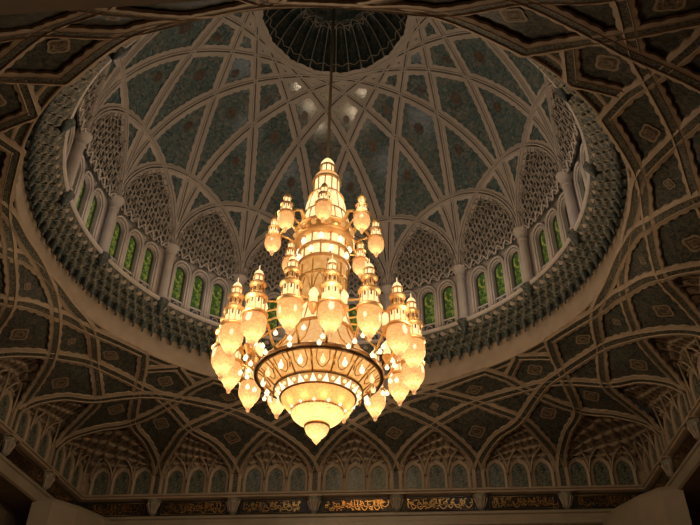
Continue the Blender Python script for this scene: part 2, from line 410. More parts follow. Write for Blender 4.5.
# columns
def column_parts(root):
    MB().lathe([(.34,0),(.36,.06),(.33,.14),(.29,.2),(.30,.26),(.25,.32)],20,(RD+.2,0,ZD)).build('base',M['dome_stone'],root)
    MB().lathe([(.24,.3),(.235,1.6),(.225,2.75)],20,(RD+.2,0,ZD)).build('shaft',M['dome_stone'],root)
    MB().lathe([(.225,2.75),(.27,2.8),(.24,2.86),(.30,3.15),(.42,3.4),(.44,3.5),(.30,3.52)],20,(RD+.2,0,ZD)).build('capital',M['dome_stone'],root)
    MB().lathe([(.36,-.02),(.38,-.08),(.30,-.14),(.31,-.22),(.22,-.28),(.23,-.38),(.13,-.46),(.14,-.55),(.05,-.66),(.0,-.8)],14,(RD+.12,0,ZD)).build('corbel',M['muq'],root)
c0=empty('column'); column_parts(c0)
for i,k in enumerate(VIS):
    o=c0 if i==0 else copy_tree(c0)
    o.rotation_euler=(0,0,colang(k))
    tag(o,'pale stone column between green drum windows, %s around from the upper left'%ORD[i],'column','columns of the window drum')
# foot ring under the columns
tr=MB(); tr.lathe([(RW+.1,ZD+.12),(RD+.12,ZD+.1),(RD-.02,ZD+.05),(RD-.10,ZD-.03),(RD-.06,ZD-.12),(RD+.06,ZD-.16),(RD+.2,ZD-.3),(RW+.6,ZD-.32)],128)
struct(tr.build('trim_1',M['dome_stone']))

# stalactite cornice, one stretch per bay
TZ0,TZ1=21.22,22.25; TN=4; CC=8
def cornice_tiers(root):
    th=(TZ1-TZ0)/TN; rr=lambda i:12.02-(12.02-11.12)*(i/TN)**.9
    for t in range(TN):
        off=.5*((t+1)%2)
        def fn(u,v,t=t,off=off):
            x=u*CC+off; f=x-math.floor(x)-.5
            w=.47*(1-v**2.8)
            inside=abs(f)<w
            e=min(1,max(0,(w-abs(f))/.12))
            front=rr(t)+(rr(t+1)-rr(t))*v**.6-.13*v-.05*(1-v)
            back=rr(t)+.16*(1-v)
            kk=int(math.floor(x)); jut=.07*((kk*7+t*5)%3-1)
            r=front+(back-front)*e-jut*(1-e)*sin(PI*min(1,v*1.2))
            a=(u-.5)*STEP; z=TZ0+th*(t+v)+(-.12*(1-e)*(1-v))
            return (r*cos(a),r*sin(a),z)
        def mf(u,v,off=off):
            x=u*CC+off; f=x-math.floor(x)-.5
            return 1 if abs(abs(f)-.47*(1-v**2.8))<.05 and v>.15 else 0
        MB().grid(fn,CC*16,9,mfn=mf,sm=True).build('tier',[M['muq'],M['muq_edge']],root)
    for i in range(CC):
        a=((i+.5)/CC-.5)*STEP
        MB().lathe([(.0,-.50),(.035,-.46),(.065,-.37),(.04,-.30),(.11,-.21),(.13,-.03),(.18,.10),(.14,.34)],8,((12.02-.10)*cos(a),(12.02-.10)*sin(a),TZ0)).build('pendant',M['muq'],root)
m0=empty('muqarnas_cornice'); cornice_tiers(m0)
for i,k in enumerate(BAYS):
    o=m0 if i==0 else copy_tree(m0)
    o.rotation_euler=(0,0,colang(k+.5))
    tag(o,'dark stalactite cornice stretch with pendants, %s below the drum windows from the upper left'%ORD[i],'cornice','stretches of the stalactite cornice')
# smooth band and lip under the cornice
bd=MB(); bd.lathe([(11.7,22.3),(12.25,22.0),(12.2,21.0),(12.12,20.6),(RL,ZL+.08),(RL+.02,ZL)],128); struct(bd.build('trim_2',M['stone']))
lp=MB(); lp.lathe([(RL,ZL+.05),(RL+.01,ZL-.04),(RL+.10,ZL-.05),(RL+.12,ZL-.02),(RL+.36,ZL-.03),(RL+.38,ZL-.07),(RL+.62,ZL-.08),(RL+.64,ZL+.05)],160,mfn=lambda j,i:1 if j==3 else 0)
struct(lp.build('trim_3',[M['stone'],M['chain']]))

# ------------------------------------------------------------------ the cove between the square and the circle
def interp(tab,x):
    if x<=tab[0][0]: return tab[0][1]
    for i in range(len(tab)-1):
        if x<=tab[i+1][0]:
            x0,y0=tab[i];x1,y1=tab[i+1]
            m=lambda k:((tab[min(k+1,len(tab)-1)][1]-tab[max(k-1,0)][1])/(tab[min(k+1,len(tab)-1)][0]-tab[max(k-1,0)][0]))
            h=x1-x0;t=(x-x0)/h
            return (2*t**3-3*t*t+1)*y0+(t**3-2*t*t+t)*h*m(i)+(-2*t**3+3*t*t)*y1+(t**3-t*t)*h*m(i+1)
    return tab[-1][1]
def rot(side,x,y):
    for _ in range(side%4): x,y=y,-x
    return x,y
LT=(0,.2,.35,.5,.75,.88,1); LZ=(16.8,17.42,17.95,18.45,19.2,19.6,19.92)
AZ=(0,10,18.6,28.6,36,45)
LR=[(15.5,15.74,16.35,17.65,19.16,21.92),(15.0,15.2,15.8,17.0,18.4,20.6),(14.2,14.45,14.95,16.05,17.0,18.6),(13.2,13.5,14.08,14.95,15.6,16.75),
    (12.6,12.62,13.1,13.95,14.1,14.25),(12.35,12.35,12.55,12.95,13.2,13.4),(12.1,12.1,12.1,12.1,12.1,12.15)]
def fold(az):          # azimuth clockwise from the far wall's middle, folded into one octant
    a=math.degrees(az)%90
    return a if a<=45 else 90-a
_lv={}
def levels(az):
    q=round(fold(az),2)
    if q not in _lv:
        L=[interp(list(zip(AZ,LR[i])),q) for i in range(7)]; L[0]=S/cos(R(q)); _lv[q]=L
    return _lv[q]
ZTAB=list(zip(LT,LZ))
def cove(az,t):
    L=levels(az); r=interp(list(zip(LT,L)),max(0,min(1,t)))
    return Vector((r*sin(az),r*cos(az),interp(ZTAB,max(0,min(1,t)))))
def tof(x,y):
    az=math.atan2(x,y); L=levels(az); r=math.hypot(x,y)
    tab=list(zip(LT,L)); lo,hi=0.0,1.0
    for _ in range(22):
        m=(lo+hi)/2
        if interp(tab,m)>r: lo=m
        else: hi=m
    return az,(lo+hi)/2
def cnorm(az,t):
    t=min(max(t,.012),.985)
    a=cove(az+.006,t)-cove(az-.006,t); b=cove(az,t+.012)-cove(az,t-.012); n=a.cross(b).normalized()
    p=cove(az,t)
    return n if n.dot(Vector((-p.x,-p.y,-6)))>0 else -n
def catmull(P,per=12):
    out=[]; n=len(P)
    for i in range(n-1):
        p0,p1,p2,p3=[Vector(P[min(max(k,0),n-1)]) for k in (i-1,i,i+1,i+2)]
        for q in range(per):
            t=q/per; out.append(.5*((2*p1)+(p2-p0)*t+(2*p0-5*p1+4*p2-p3)*t*t+(3*p1-p0-3*p2+p3)*t**3))
    out.append(Vector(P[-1])); return out
# three kinds of rib, each spanning four brackets; the rest are their mirror images and quarter turns
RIB_A=[(-6.75,15.5),(-6.45,15.05),(-5.7,14.25),(-4.5,13.32),(-2.25,12.4),(0,12.15),(2.25,11.97),(4.5,11.72),(6.75,12.25),(9.0,12.75),(10.15,13.95),(10.95,15.05),(11.25,15.5)]
RIB_B=[(-2.25,15.5),(-1.95,15.05),(-1.2,14.25),(0,13.2),(2.25,12.4),(4.5,11.66),(7.12,10.02),None,(7.12,10.02),(8.25,10.4),(9.1,10.78),(11.85,11.85),(13.5,11.5),(15.0,11.3),(15.5,11.25)]
RIB_C=[(2.25,15.5),(2.55,15.05),(3.3,14.25),(4.5,13.32),(6.75,12.25),(9.1,10.82),(10.2,10.15),(12.75,9.0),(13.95,7.85),(15.05,7.05),(15.5,6.75)]
RIBS=[]
for side in range(4):
    for base,fam in ((RIB_A,0),(RIB_B,1),(RIB_C,0)):
        for mir in (0,1):
            cut=base.index(None) if None in base else len(base)      # the corner ribs break where they meet the lip
            line=[]
            for seg in (base[:cut],base[cut+1:]):
                if seg: line+=catmull([rot(side,(-x if mir else x),y) for x,y in seg])
            RIBS.append(([tuple(p) for p in line],mir))
RIBT=[[tof(x,y) for x,y in P] for P,_ in RIBS]
def ta(az):            # how high the arch over a bay stands at this azimuth
    best=1.0
    for T in RIBT:
        for (a0,t0),(a1,t1) in zip(T[:-1],T[1:]):
            d0=(a0-az+PI)%(2*PI)-PI; d1=(a1-az+PI)%(2*PI)-PI
            if abs(d0)<.5 and abs(d1)<.5 and d0*d1<=0 and abs(d1-d0)>1e-9:
                best=min(best,t0+(t1-t0)*(-d0)/(d1-d0))
    return best
def caz(k):            # azimuth of bracket k (0..5 along the far wall, then clockwise)
    side,q=divmod(k,6); x,y=rot(side,-11.25+4.5*q,S); return math.atan2(x,y)
def bayaz(k,u):
    a=caz(k%24); b=caz((k+1)%24); d=(b-a)%(2*PI); return a+d*u
ceiling_cove=struct(empty('ceiling_cove'))
ARCH={}
NB=28
def arch_t(k):
    if k not in ARCH: ARCH[k]=[ta(bayaz(k,.004+.992*i/NB)) for i in range(NB+1)]
    return ARCH[k]
def at(k,u):
    A=arch_t(k); q=min(max((u-.004)/.992,0),1)*NB; i=min(int(q),NB-1); f=q-i; return A[i]*(1-f)+A[i+1]*f
for k in range(24):
    m=MB()
    def fn(u,v,k=k):
        t0=max(0,at(k,u)-.005); t=t0+(1-t0)*v; az=bayaz(k,u)
        return cove(az,t)-cnorm(az,t)*.06
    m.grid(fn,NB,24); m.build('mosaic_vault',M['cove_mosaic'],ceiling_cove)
def strip(pts2,lift,w0,name):
    pts=[];nr=[]
    for x,y in pts2:
        az,t=tof(x,y); pts.append(cove(az,t)); nr.append(cnorm(az,t))
    # even spacing so that the scalloped edge reads
    P=[pts[0]];Nn=[nr[0]]
    for a,b,n0,n1 in zip(pts[:-1],pts[1:],nr[:-1],nr[1:]):
        q=max(1,int((b-a).length/.1))
        for i in range(1,q+1): P.append(a.lerp(b,i/q)); Nn.append(n0.lerp(n1,i/q))
    h=lift
    sec=[(-w0,h-.09),(-w0+.008,h),(-.16,h+.035),(-.14,h+.055),(-.115,h+.01),(.115,h+.01),(.14,h+.055),(.16,h+.035),(w0-.008,h),(w0,h-.09)]
    def wf(L): return w0+.075*max(0,abs(sin(PI*L/.52))-.25)
    return sweep2(P,Nn,sec,[0,0,0,0,1,0,0,0,0],wf).build(name,[M['stone'],M['chain']],ceiling_cove)
def sweep2(P,nrm,sec,mis,wf):
    m=MB(); N=len(P); k=len(sec); vs=[]; L=0
    for i,p in enumerate(P):
        a=P[max(i-1,0)]; b=P[min(i+1,N-1)]; t=(b-a).normalized()
        if i: L+=(p-P[i-1]).length
        n=nrm[i]; n=(n-t*n.dot(t)).normalized(); w=n.cross(t)
        for q,(o,h) in enumerate(sec):
            if q in (0,1,k-2,k-1): o=math.copysign(wf(L)-(.008 if q in(1,k-2) else 0),o)
            vs.append(p+w*o+n*h)
    fs=[];ms=[]
    for i in range(N-1):
        for q in range(k-1): fs.append((i*k+q,i*k+q+1,(i+1)*k+q+1,(i+1)*k+q)); ms.append(mis[q])
    return m.add(vs,fs,ms)
for n,(P,mir) in enumerate(RIBS): strip(P,.05+.02*mir+.003*(n%3),.27,'rib')
for side in range(4):
    for a,b in (((8.7,8.7),(10.35,8.3)),((8.7,8.7),(8.3,10.35))):
        A=rot(side,*a);B=rot(side,*b); strip([tuple(Vector(A).lerp(Vector(B),i/8)) for i in range(9)],.035,.24,'rib')
# medallions of the mosaic panels
MED=[((2.25,13.75),.42,.40),((6.75,13.75),.44,.42),((10.42,12.3),.42,.44),((4.5,12.5),.22,.20),((0,12.62),.2,.16),((9.55,9.55),.40,.36),((6.6,11.45),.42,.30)]
for side in range(4):
    for (x,y),w,h in MED:
        for q in {(x,y),(-x,y)} if x!=y else {(x,y)}:
            az,t=tof(*rot(side,*q)); nn=cnorm(az,t); up=(cove(az,t+.03)-cove(az,t-.03)).normalized()
            blob(cove(az,t),nn,w,h,32,4,up,-.04).build('medallion',[M['medal'],M['medal_line']],ceiling_cove)

# stalactite half vaults and blind niches under each arch, pilasters between them
def wallpt(side,x,z,d): 
    px,py=rot(side,x,S-d); return Vector((px,py,z))
REC=-.25
def vault_mb(k):
    m=MB(); NC,NR=11,5
    def base(u,v):
        uu=.006+u*.988; az=bayaz(k,uu); pa=cove(az,at(k,uu))-cnorm(az,at(k,uu))*.02
        z1=pa.z+.02; z0=min(17.1,z1-.15)
        rw=(S-REC)/cos(R(fold(az))); w=Vector((rw*sin(az),rw*cos(az)))
        q=v**1.5
        return Vector((w.x+(pa.x-w.x)*q,w.y+(pa.y-w.y)*q,z0+(z1-z0)*sin(v*PI/2)**.85))
    def fn(u,v):
        p=base(u,v); row=min(NR-1,int(v*NR)); f=v*NR-row
        x=u*NC+.5*(row%2); c=x-math.floor(x)-.5; w=.42*(1-f**2.2)
        e=min(1,max(0,(w-abs(c))/.12)); edge=min(1,6*v,6*(1-v),10*u,10*(1-u))
        hgt=edge*(.16*(1-e)*(.3+.7*f)-.10*e)
        inw=Vector((-p.x,-p.y,0)).normalized()
        return p+inw*hgt+Vector((0,0,-.5*hgt))
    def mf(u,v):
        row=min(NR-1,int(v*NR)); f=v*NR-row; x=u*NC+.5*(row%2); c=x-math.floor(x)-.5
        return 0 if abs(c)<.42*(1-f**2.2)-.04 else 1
    return m.grid(fn,NC*8,NR*6,mfn=mf)
SIDE={0:'far wall',1:'wall on the right',3:'wall on the left'}
NICHE=(-1.26,0,1.26)
def pointed(w,z0,zs,za,n=8):
    c=.9*w; Rc=w+c; H=math.sqrt(Rc*Rc-c*c)
    f=lambda x: zs+(za-zs)*math.sqrt(max(0,Rc*Rc-(abs(x)+c)**2))/H
    xs=[w*sin(PI/2*i/n) for i in range(-n,n+1)]
    xs=[w*(1-cos(PI/2*(i/n))) for i in range(n+1)]
    return [(-w,z0)]+[(-x,f(x)) for x in reversed(xs)]+[(x,f(x)) for x in xs[1:]]+[(w,z0)]
def niche_parts(root):
    w=.42; P=pointed(w,15.62,16.62,17.12); n=len(P)
    MB().add([(x,-.02,z) for x,z in P],[tuple(range(n))]).build('tile_panel',M['tile'],root)
    f=MB(); Q=pointed(w+.13,15.60,16.66,17.34)
    vs=[];fs=[]
    for (a,b) in zip(P,Q): vs+=[(a[0],.0-.02,a[1]),(a[0],-.10,a[1]),(b[0],-.16,b[1]),(b[0],.0,b[1])]
    for i in range(n-1):
        for q in range(3): fs.append((4*i+q,4*i+q+1,4*(i+1)+q+1,4*(i+1)+q))
    f.add(vs,fs); f.build('frame',M['stone'],root)
    for sg in (-1,1):
        b=MB(); b.tube([(sg*.62,-.14,16.5),(sg*.60,-.2,16.85),(sg*.5,-.3,17.2),(sg*.28,-.44,17.55),(sg*.05,-.58,17.72)],.055,5); b.build('branch',M['stone'],root)
n0=empty('niche'); niche_parts(n0); first=True
BAYLIST=[]    # (side, bay centre x, arch index k) for the walls in view
for side in (0,1,3):
    for b in range(7):
        x=-13.38 if b==0 else 13.38 if b==6 else -13.5+4.5*b
        BAYLIST.append((side,b,x))
def bayname(side,b):
    if side==0: return '%s bay from left, far wall'%ORD[b]
    if side==1: return '%s bay along the right wall'%ORD[b]
    return '%s bay along the left wall'%ORD[6-b]
def in_view(side,b): return side==0 or (side==1 and b<=2) or (side==3 and b>=4)
POS=('left-hand','middle','right-hand')
for side,b,x in BAYLIST:
    if not in_view(side,b): continue
    for q,dx in enumerate(NICHE):
        o=n0 if first else copy_tree(n0); first=False
        p=wallpt(side,x+dx*(.97 if b in(0,6) else 1),0,REC+.03); o.location=p; o.rotation_euler=(0,0,-PI/2*side)
        tag(o,'green tiled pointed niche, %s of three, %s'%(POS[q],bayname(side,b)),'niche','blind niches above the frieze')
# half vaults: arch k spans corbels k and k+1; arches 5 and 23 fold round the two far corners
VAULTS=[(k,'in the %s'%bayname(0,k+1)) for k in range(5)]+[(5,'folding round the far right corner'),(23,'folding round the far left corner')]
VAULTS+=[(6,'in the '+bayname(1,1)),(7,'in the '+bayname(1,2)),(8,'in the '+bayname(1,3)),(9,'in the '+bayname(1,4)),(22,'in the '+bayname(3,5)),(21,'in the '+bayname(3,4)),(20,'in the '+bayname(3,3))]
for k,w in VAULTS:
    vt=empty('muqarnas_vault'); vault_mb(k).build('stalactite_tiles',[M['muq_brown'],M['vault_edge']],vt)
    # dark soffit inside the arch
    so=MB()
    def sf(u,v,k=k):
        uu=.015+u*.97; az=bayaz(k,uu); t=at(k,uu); return cove(az,t)-cnorm(az,t)*(-.05+.34*v)
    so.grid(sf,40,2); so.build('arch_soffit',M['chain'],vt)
    tag(vt,'brown stalactite half vault under a pointed arch, '+w,'vault','stalactite half vaults')

# walls behind: structure
def wall(name,side,extra=None):
    m=MB()
    A=lambda x,z,d: wallpt(side,x,z,d)
    def quad(x0,x1,z0,z1,d,mi=0): m.add([A(x0,z0,d),A(x1,z0,d),A(x1,z1,d),A(x0,z1,d)],[(0,1,2,3)],mi)
    E=S+.25
    quad(-E,E,15.3,18.6,REC)                       # behind the niches
    return m,A,quad
names=('wall_back','wall_right','wall_front','wall_left')
for side in range(4):
    m,A,quad=wall(names[side],side)
    w=struct(empty(names[side]))
    m.build('niche_wall',M['vault_edge'],w)
    def prism(prof,mi,name,mats,x0=-S-.25,x1=S+.25,mf=None):
        g=MB(); n=len(prof); vs=[]
        for x in (x0,x1):
            for d,z in prof:
                lim=S-d if abs(x)>S-1 else None
                xx=math.copysign(min(abs(x),S-d+.0),x) if abs(x)>S-1 else x
                vs.append(A(xx,z,d))
        fs=[(i,i+1,n+i+1,n+i) for i in range(n-1)]
        g.add(vs,fs,[mf(i) if mf else mi for i in range(n-1)]); return g.build(name,mats,w)
    # ledge: moulded shelf over the inscription
    prism([(-.25,15.66),(.18,15.66),(.24,15.62),(.24,15.54),(.16,15.50),(.14,15.42),(.05,15.38),(-.1,15.34),(-.1,14.42 if side!=2 else 14.94)],0,'ledge',[M['stone'],M['script_bg']],mf=lambda i:1 if i==7 else 0)
    if side!=2:
        prism([(-.1,14.46),(.10,14.44),(.16,14.38),(.16,14.28),(.08,14.22),(.08,14.0),(.12,13.96),(.12,13.74),(.02,13.66),(-1.6,13.66)],0,'beam',M['marble'])
        g=MB(); g.add([A(-S-1.6,13.7,-1.6),A(S+1.6,13.7,-1.6),A(S+1.6,0,-1.6),A(-S-1.6,0,-1.6)],[(0,1,2,3)]); g.build('lower_wall',M['void'],w)
    for s in range(6):                               # pilasters from the ledge to the springing of the ribs
        x=-11.25+4.5*s
        if side==2: continue
        g=MB(); M4=Matrix.Rotation(-PI/2*side,4,'Z')
        for (dx,wd,dd,mi) in ((-.24,.18,.30,0),(.24,.18,.30,0),(0,.32,.25,1)):
            p=wallpt(side,x,16.28,REC); q=Vector((dx,-dd/2,0)); q.rotate(M4); g.box(p+q,(wd,dd,1.28),mi,M4.to_3x3())
        g.build('pilaster',[M['stone'],M['chain']],w)
# front wall: a broad low arch the photograph looks through
fw=[o for o in C.objects if o.name=='wall_front'][0]
g=MB()
def fz(x):
    return 14.93
xs=[-S+i*(2*S)/62 for i in range(63)]
for a,b in zip(xs[:-1],xs[1:]):
    za,zb=fz(a),fz(b)
    for y in (-S-.1,-S-1.0):
        g.add([(a,y,za),(b,y,zb),(b,y,15.6),(a,y,15.6)],[(0,1,2,3)])
    g.add([(a,-S-.1,za),(b,-S-.1,zb),(b,-S-1.0,zb),(a,-S-1.0,za)],[(0,1,2,3)])
g.build('arch_wall',M['marble'],fw)
# corner piers
def pier(sx):
    m=MB(); pts=[(15.6,15.6),(12.9,15.6),(12.95,15.0),(13.2,13.7),(13.9,12.0),(14.7,10.8),(15.6,10.5)]; 
    lay=[(0,1.0),(13.3,1.0),(13.75,1.0),(13.95,.965),(14.06,.9),(14.12,.8)]
    n=len(pts); vs=[]
    for z,f in lay:
        for x,y in pts: vs.append((sx*(15.6-(15.6-x)*f),15.6-(15.6-y)*f,z))
    fs=[]
    for l in range(len(lay)-1):
        for i in range(n):
            i2=(i+1)%n; fs.append((l*n+i,l*n+i2,(l+1)*n+i2,(l+1)*n+i))
    fs.append(tuple((len(lay)-1)*n+i for i in range(n)))
    m.add(vs,fs); return m
for sx,t in ((-1,'left'),(1,'right')):
    p=empty('pier'); pier(sx).build('shaft',M['marble'],p)
    tag(p,'broad pale marble pier with rounded top in the far %s corner of the hall'%t,'pier')
fl=MB(); fl.add([(-30,-40,0),(30,-40,0),(30,20,0),(-30,20,0)],[(0,1,2,3)]); struct(fl.build('floor',M['floor']))

# brackets under the ledge and the gilded inscription between them
def bracket_parts(root):
    b=MB()
    prof=[(.42,0),(.42,-.08),(.36,-.12),(.37,-.2),(.33,-.3),(.26,-.5),(.22,-.62),(.25,-.68),(.2,-.76),(.1,-.86),(.02,-.9)]
    b.lathe(prof,14,mi=0,a0=PI,a1=2*PI); b.build('body',M['muq_edge'],root)
    c=MB(); c.box((0,-.2,.03),(.95,.46,.1)); c.build('abacus',M['stone'],root)
    for a in (-2,-1,0,1,2):
        t=-PI/2+a*.6; l=MB(); l.tube([(r*1.05*cos(t),r*1.05*sin(t),z) for r,z in prof[3:8]],lambda q:.05*(1-.4*q),5); l.build('leaf',M['stone'],root)
k0=empty('bracket'); bracket_parts(k0); first=True
for side in (0,3,1):
    for s in range(6):
        if (side==1 and s>2) or (side==3 and s<3): continue
        o=k0 if first else copy_tree(k0); first=False
        o.location=wallpt(side,-11.25+4.5*s,15.34,-.06); o.rotation_euler=(0,0,-PI/2*side)
        n={0:'%s from the left end of the far wall'%ORD[s],1:'%s from the far corner on the right wall'%ORD[s],3:'%s from the far corner on the left wall'%ORD[5-s]}[side]
        tag(o,'carved leaf bracket under the frieze ledge, '+n,'bracket','brackets of the inscription frieze')
def script_mb(width):
    m=MB(); x=-width/2+.1; y=-.014
    def stroke(P,w=.045):
        P=[Vector(p) for p in P]; n=len(P); vs=[]
        for i,p in enumerate(P):
            t=(P[min(i+1,n-1)]-P[max(i-1,0)]).normalized(); q=Vector((-t.z,0,t.x)); ww=w*(.55+.45*sin(PI*(i+.4)/(n-.2)))/2*1.3
            vs+=[p+q*ww,p-q*ww,p+q*ww+Vector((0,.02,0)),p-q*ww+Vector((0,.02,0))]
        fs=[]
        for i in range(n-1):
            a,b=4*i,4*i+4; fs+=[(a,a+1,b+1,b),(a+1,a+3,b+3,b+1),(a,b,b+2,a+2)]
        m.add(vs,fs)
    while x<width/2-.3:
        w=random.uniform(.2,.42); base=random.uniform(-.17,-.1); ty=random.random()
        if ty<.4:
            stroke([(x+.03,y,.28),(x+.01,y,.12),(x,y,-.05),(x+.02,y,base),(x+.12,y,base-.04)]); w=.13
        elif ty<.75:
            stroke([(x+w*(1-q/8),y,base+.2*abs(1-q/4)**2-.1) for q in range(9)])
            if random.random()<.8: stroke([(x+w,y,base+.08),(x+w*.99,y,.1),(x+w*.96,y,.27)])
        else:
            stroke([(x+.09+.085*cos(q*PI/4),y,base+.14+.085*sin(q*PI/4)) for q in range(9)])
            stroke([(x+.17,y,base+.1),(x+.25,y,base-.02),(x+w+.06,y,base+.02),(x+w+.12,y,base+.16)])
        for _ in range(2):
            dx,dz=x+random.uniform(0,w),random.choice((.02,.1,.18,.24,-.26)); stroke([(dx-.05,y-.003,dz),(dx,y-.003,dz+.03),(dx+.06,y-.003,dz)],.05)
        x+=w+.045
    return m
for side,b,x in BAYLIST:
    if not in_view(side,b): continue
    wd=3.25 if b in (0,6) else 3.6
    ip=empty('inscription_panel',wallpt(side,x+(.25 if b==0 else -.25 if b==6 else 0)*0,14.9,-.085),-PI/2*side)
    pb=MB(); pb.box((0,.0,0),(wd,.02,.66)); pb.build('ground',M['script_bg'],ip)
    fr=MB(); fr.tube([(-wd/2,-.02,-.33),(wd/2,-.02,-.33),(wd/2,-.02,.33),(-wd/2,-.02,.33)],.02,4,0,True); fr.build('border',M['bronze'],ip)
    sm_=script_mb(wd-.1); s2=script_mb(wd-.16); s2.v=[(p[0]+.08,p[1],p[2]*.8+.06) for p in s2.v]; sm_.add(s2.v,s2.f); sm_.build('script',M['gilt'],ip)
    tag(ip,'dark frieze panel of gilded calligraphy, '+bayname(side,b),'inscription','calligraphy panels of the frieze')

# ------------------------------------------------------------------ the chandelier
ch=tag(empty('chandelier',(-.09,0,0)),'huge lit gold and crystal chandelier of tiered minaret lanterns hanging under the dome','chandelier')
ROT=math.atan2(-24.225,3.318)+R(-6.2)
def arcade(m,r0,r1,z0,z1,n,mi_post=0,post=.04):
    for i in range(n):
        a=2*PI*i/n; m.tube([(r0*cos(a),r0*sin(a),z0),(r1*cos(a),r1*sin(a),z1)],post,4,mi_post)
def rings(L,sets,n=20,m='brass'):
    for p in sets: MB().lathe(p,n).build('cornice_ring',M[m],L)
def posts(L,name,r,z0,z1,n,w,slots=True):
    a=MB(); arcade(a,r,r,z0,z1,n,0,w); a.lathe([(r-.01,z0),(r+.02,z0),(r+.02,z0+.03),(r-.01,z0+.03)],n*2); a.lathe([(r-.01,z1-.04),(r+.02,z1-.04),(r+.02,z1),(r-.01,z1)],n*2)
    if slots:
        for i in range(n):
            q=2*PI*(i+.5)/n; a.box((r*cos(q),r*sin(q),z1-.13),(.03,.055,.17),1,Matrix.Rotation(q,3,'Z'))
    a.build(name,[M['brass'],M['bronze']],L)
def lantern_big(parent):
    L=empty('lantern',(0,0,0),0,parent)
    rings(L,([(.38,.36),(.46,.40),(.47,.46),(.44,.50),(.34,.53),(.31,.55)],
             [(.32,1.02),(.36,1.06),(.41,1.13),(.40,1.19),(.31,1.23),(.23,1.27)],
             [(.22,1.58),(.27,1.64),(.31,1.71),(.30,1.76),(.20,1.80),(.18,1.82)],
             [(.17,2.05),(.21,2.08),(.20,2.12),(.15,2.13)]))
    posts(L,'arcade',.325,.5,1.05,9,.022); posts(L,'upper_arcade',.19,1.8,2.07,7,.02,False); posts(L,'middle_arcade',.225,1.25,1.6,8,.03)
    MB().lathe([(.31,.52),(.31,1.04)],20).build('lit_drum',M['lit'],L)
    MB().lathe([(.20,1.26),(.20,1.6)],16).build('middle_drum',M['panel'],L)
    MB().lathe([(.17,1.8),(.17,2.07)],14).build('lit_gallery',M['lit'],L)
    MB().lathe([(.16,2.12),(.175,2.19),(.14,2.28),(.07,2.36),(.02,2.40),(.013,2.58),(.0,2.62)],14).build('cupola',M['bright'],L)
    MB().lathe([(.40,.37),(.435,.2),(.44,.05),(.425,-.12),(.37,-.26)],24).build('globe',M['globe'],L)
    MB().lathe([(.37,-.26),(.29,-.38),(.21,-.46),(.23,-.49),(.19,-.56),(.12,-.65),(.075,-.73),(.085,-.77),(.055,-.83),(0,-.86)],18).build('globe_tip',M['globe'],L)
    MB().lathe([(0,-.50),(.08,-.46),(.125,-.37),(.12,-.28),(.07,-.2),(0,-.18)],12).build('bulb',M['filament'],L)
    return L
def lantern_small(parent,s=.74):
    L=empty('small_lantern',(0,0,0),0,parent)
    rings(L,([(.40,.36),(.48,.40),(.49,.47),(.45,.50),(.33,.53)],[(.31,1.02),(.35,1.06),(.36,1.14),(.28,1.2),(.22,1.24)],[(.2,1.58),(.25,1.62),(.22,1.68)]),18)
    posts(L,'arcade',.305,.5,1.04,8,.024); posts(L,'upper_arcade',.2,1.22,1.6,6,.024,False)
    MB().lathe([(.295,.52),(.29,1.04)],18).build('lit_drum',M['lit'],L)
    MB().lathe([(.18,1.22),(.18,1.6)],14).build('lit_gallery',M['lit'],L)
    MB().lathe([(.19,1.66),(.2,1.74),(.15,1.88),(.07,1.98),(.02,2.03),(.012,2.3),(0,2.35)],14).build('cupola',M['gold'],L)
    MB().lathe([(.40,.37),(.46,.2),(.47,.0),(.43,-.2),(.37,-.3)],22).build('globe',M['globe'],L)
    MB().lathe([(.37,-.3),(.29,-.4),(.17,-.5),(.13,-.56),(.15,-.59),(.1,-.68),(.07,-.8),(.0,-.88)],14).build('globe_tip',M['globe'],L)
    MB().lathe([(0,-.48),(.07,-.45),(.105,-.37),(.10,-.28),(.06,-.2),(0,-.18)],12).build('bulb',M['filament'],L)
    L.scale=(s,s,s)
    return L
RB,ZB=3.58,14.95
L0=lantern_big(ch)
for i in range(16):
    a=ROT+R(11.25)+i*R(22.5)
    o=L0 if i==0 else copy_tree(L0,ch)
    o.location=(RB*cos(a),RB*sin(a),ZB+(.12 if i%2 else -.05)); o.rotation_euler=(0,0,a)
L1=lantern_small(ch)
for i in range(8):
    a=ROT+R(4)+i*R(45)
    o=L1 if i==0 else copy_tree(L1,ch)
    o.location=(2.18*cos(a),2.18*sin(a),20.72); o.rotation_euler=(0,0,a)
# little cupola lamps between the big lanterns and the tower
def lamp(parent):
    L=empty('cupola_lamp',(0,0,0),0,parent)
    MB().lathe([(.05,-.45),(.16,-.2),(.2,-.1),(.2,-.04),(.14,0)],12).build('socket',M['brass'],L)
    MB().lathe([(.14,0),(.15,.38)],12).build('lit_gallery',M['lit'],L)
    MB().lathe([(.19,.38),(.18,.44),(.14,.54),(.06,.64),(.0,.7)],12).build('cupola',M['bright'],L)
    return L
L2=lamp(ch)
for i in range(16):
    a=ROT+i*R(22.5)
    o=L2 if i==0 else copy_tree(L2,ch)
    o.location=(2.75*cos(a),2.75*sin(a),15.95); o.rotation_euler=(0,0,a)
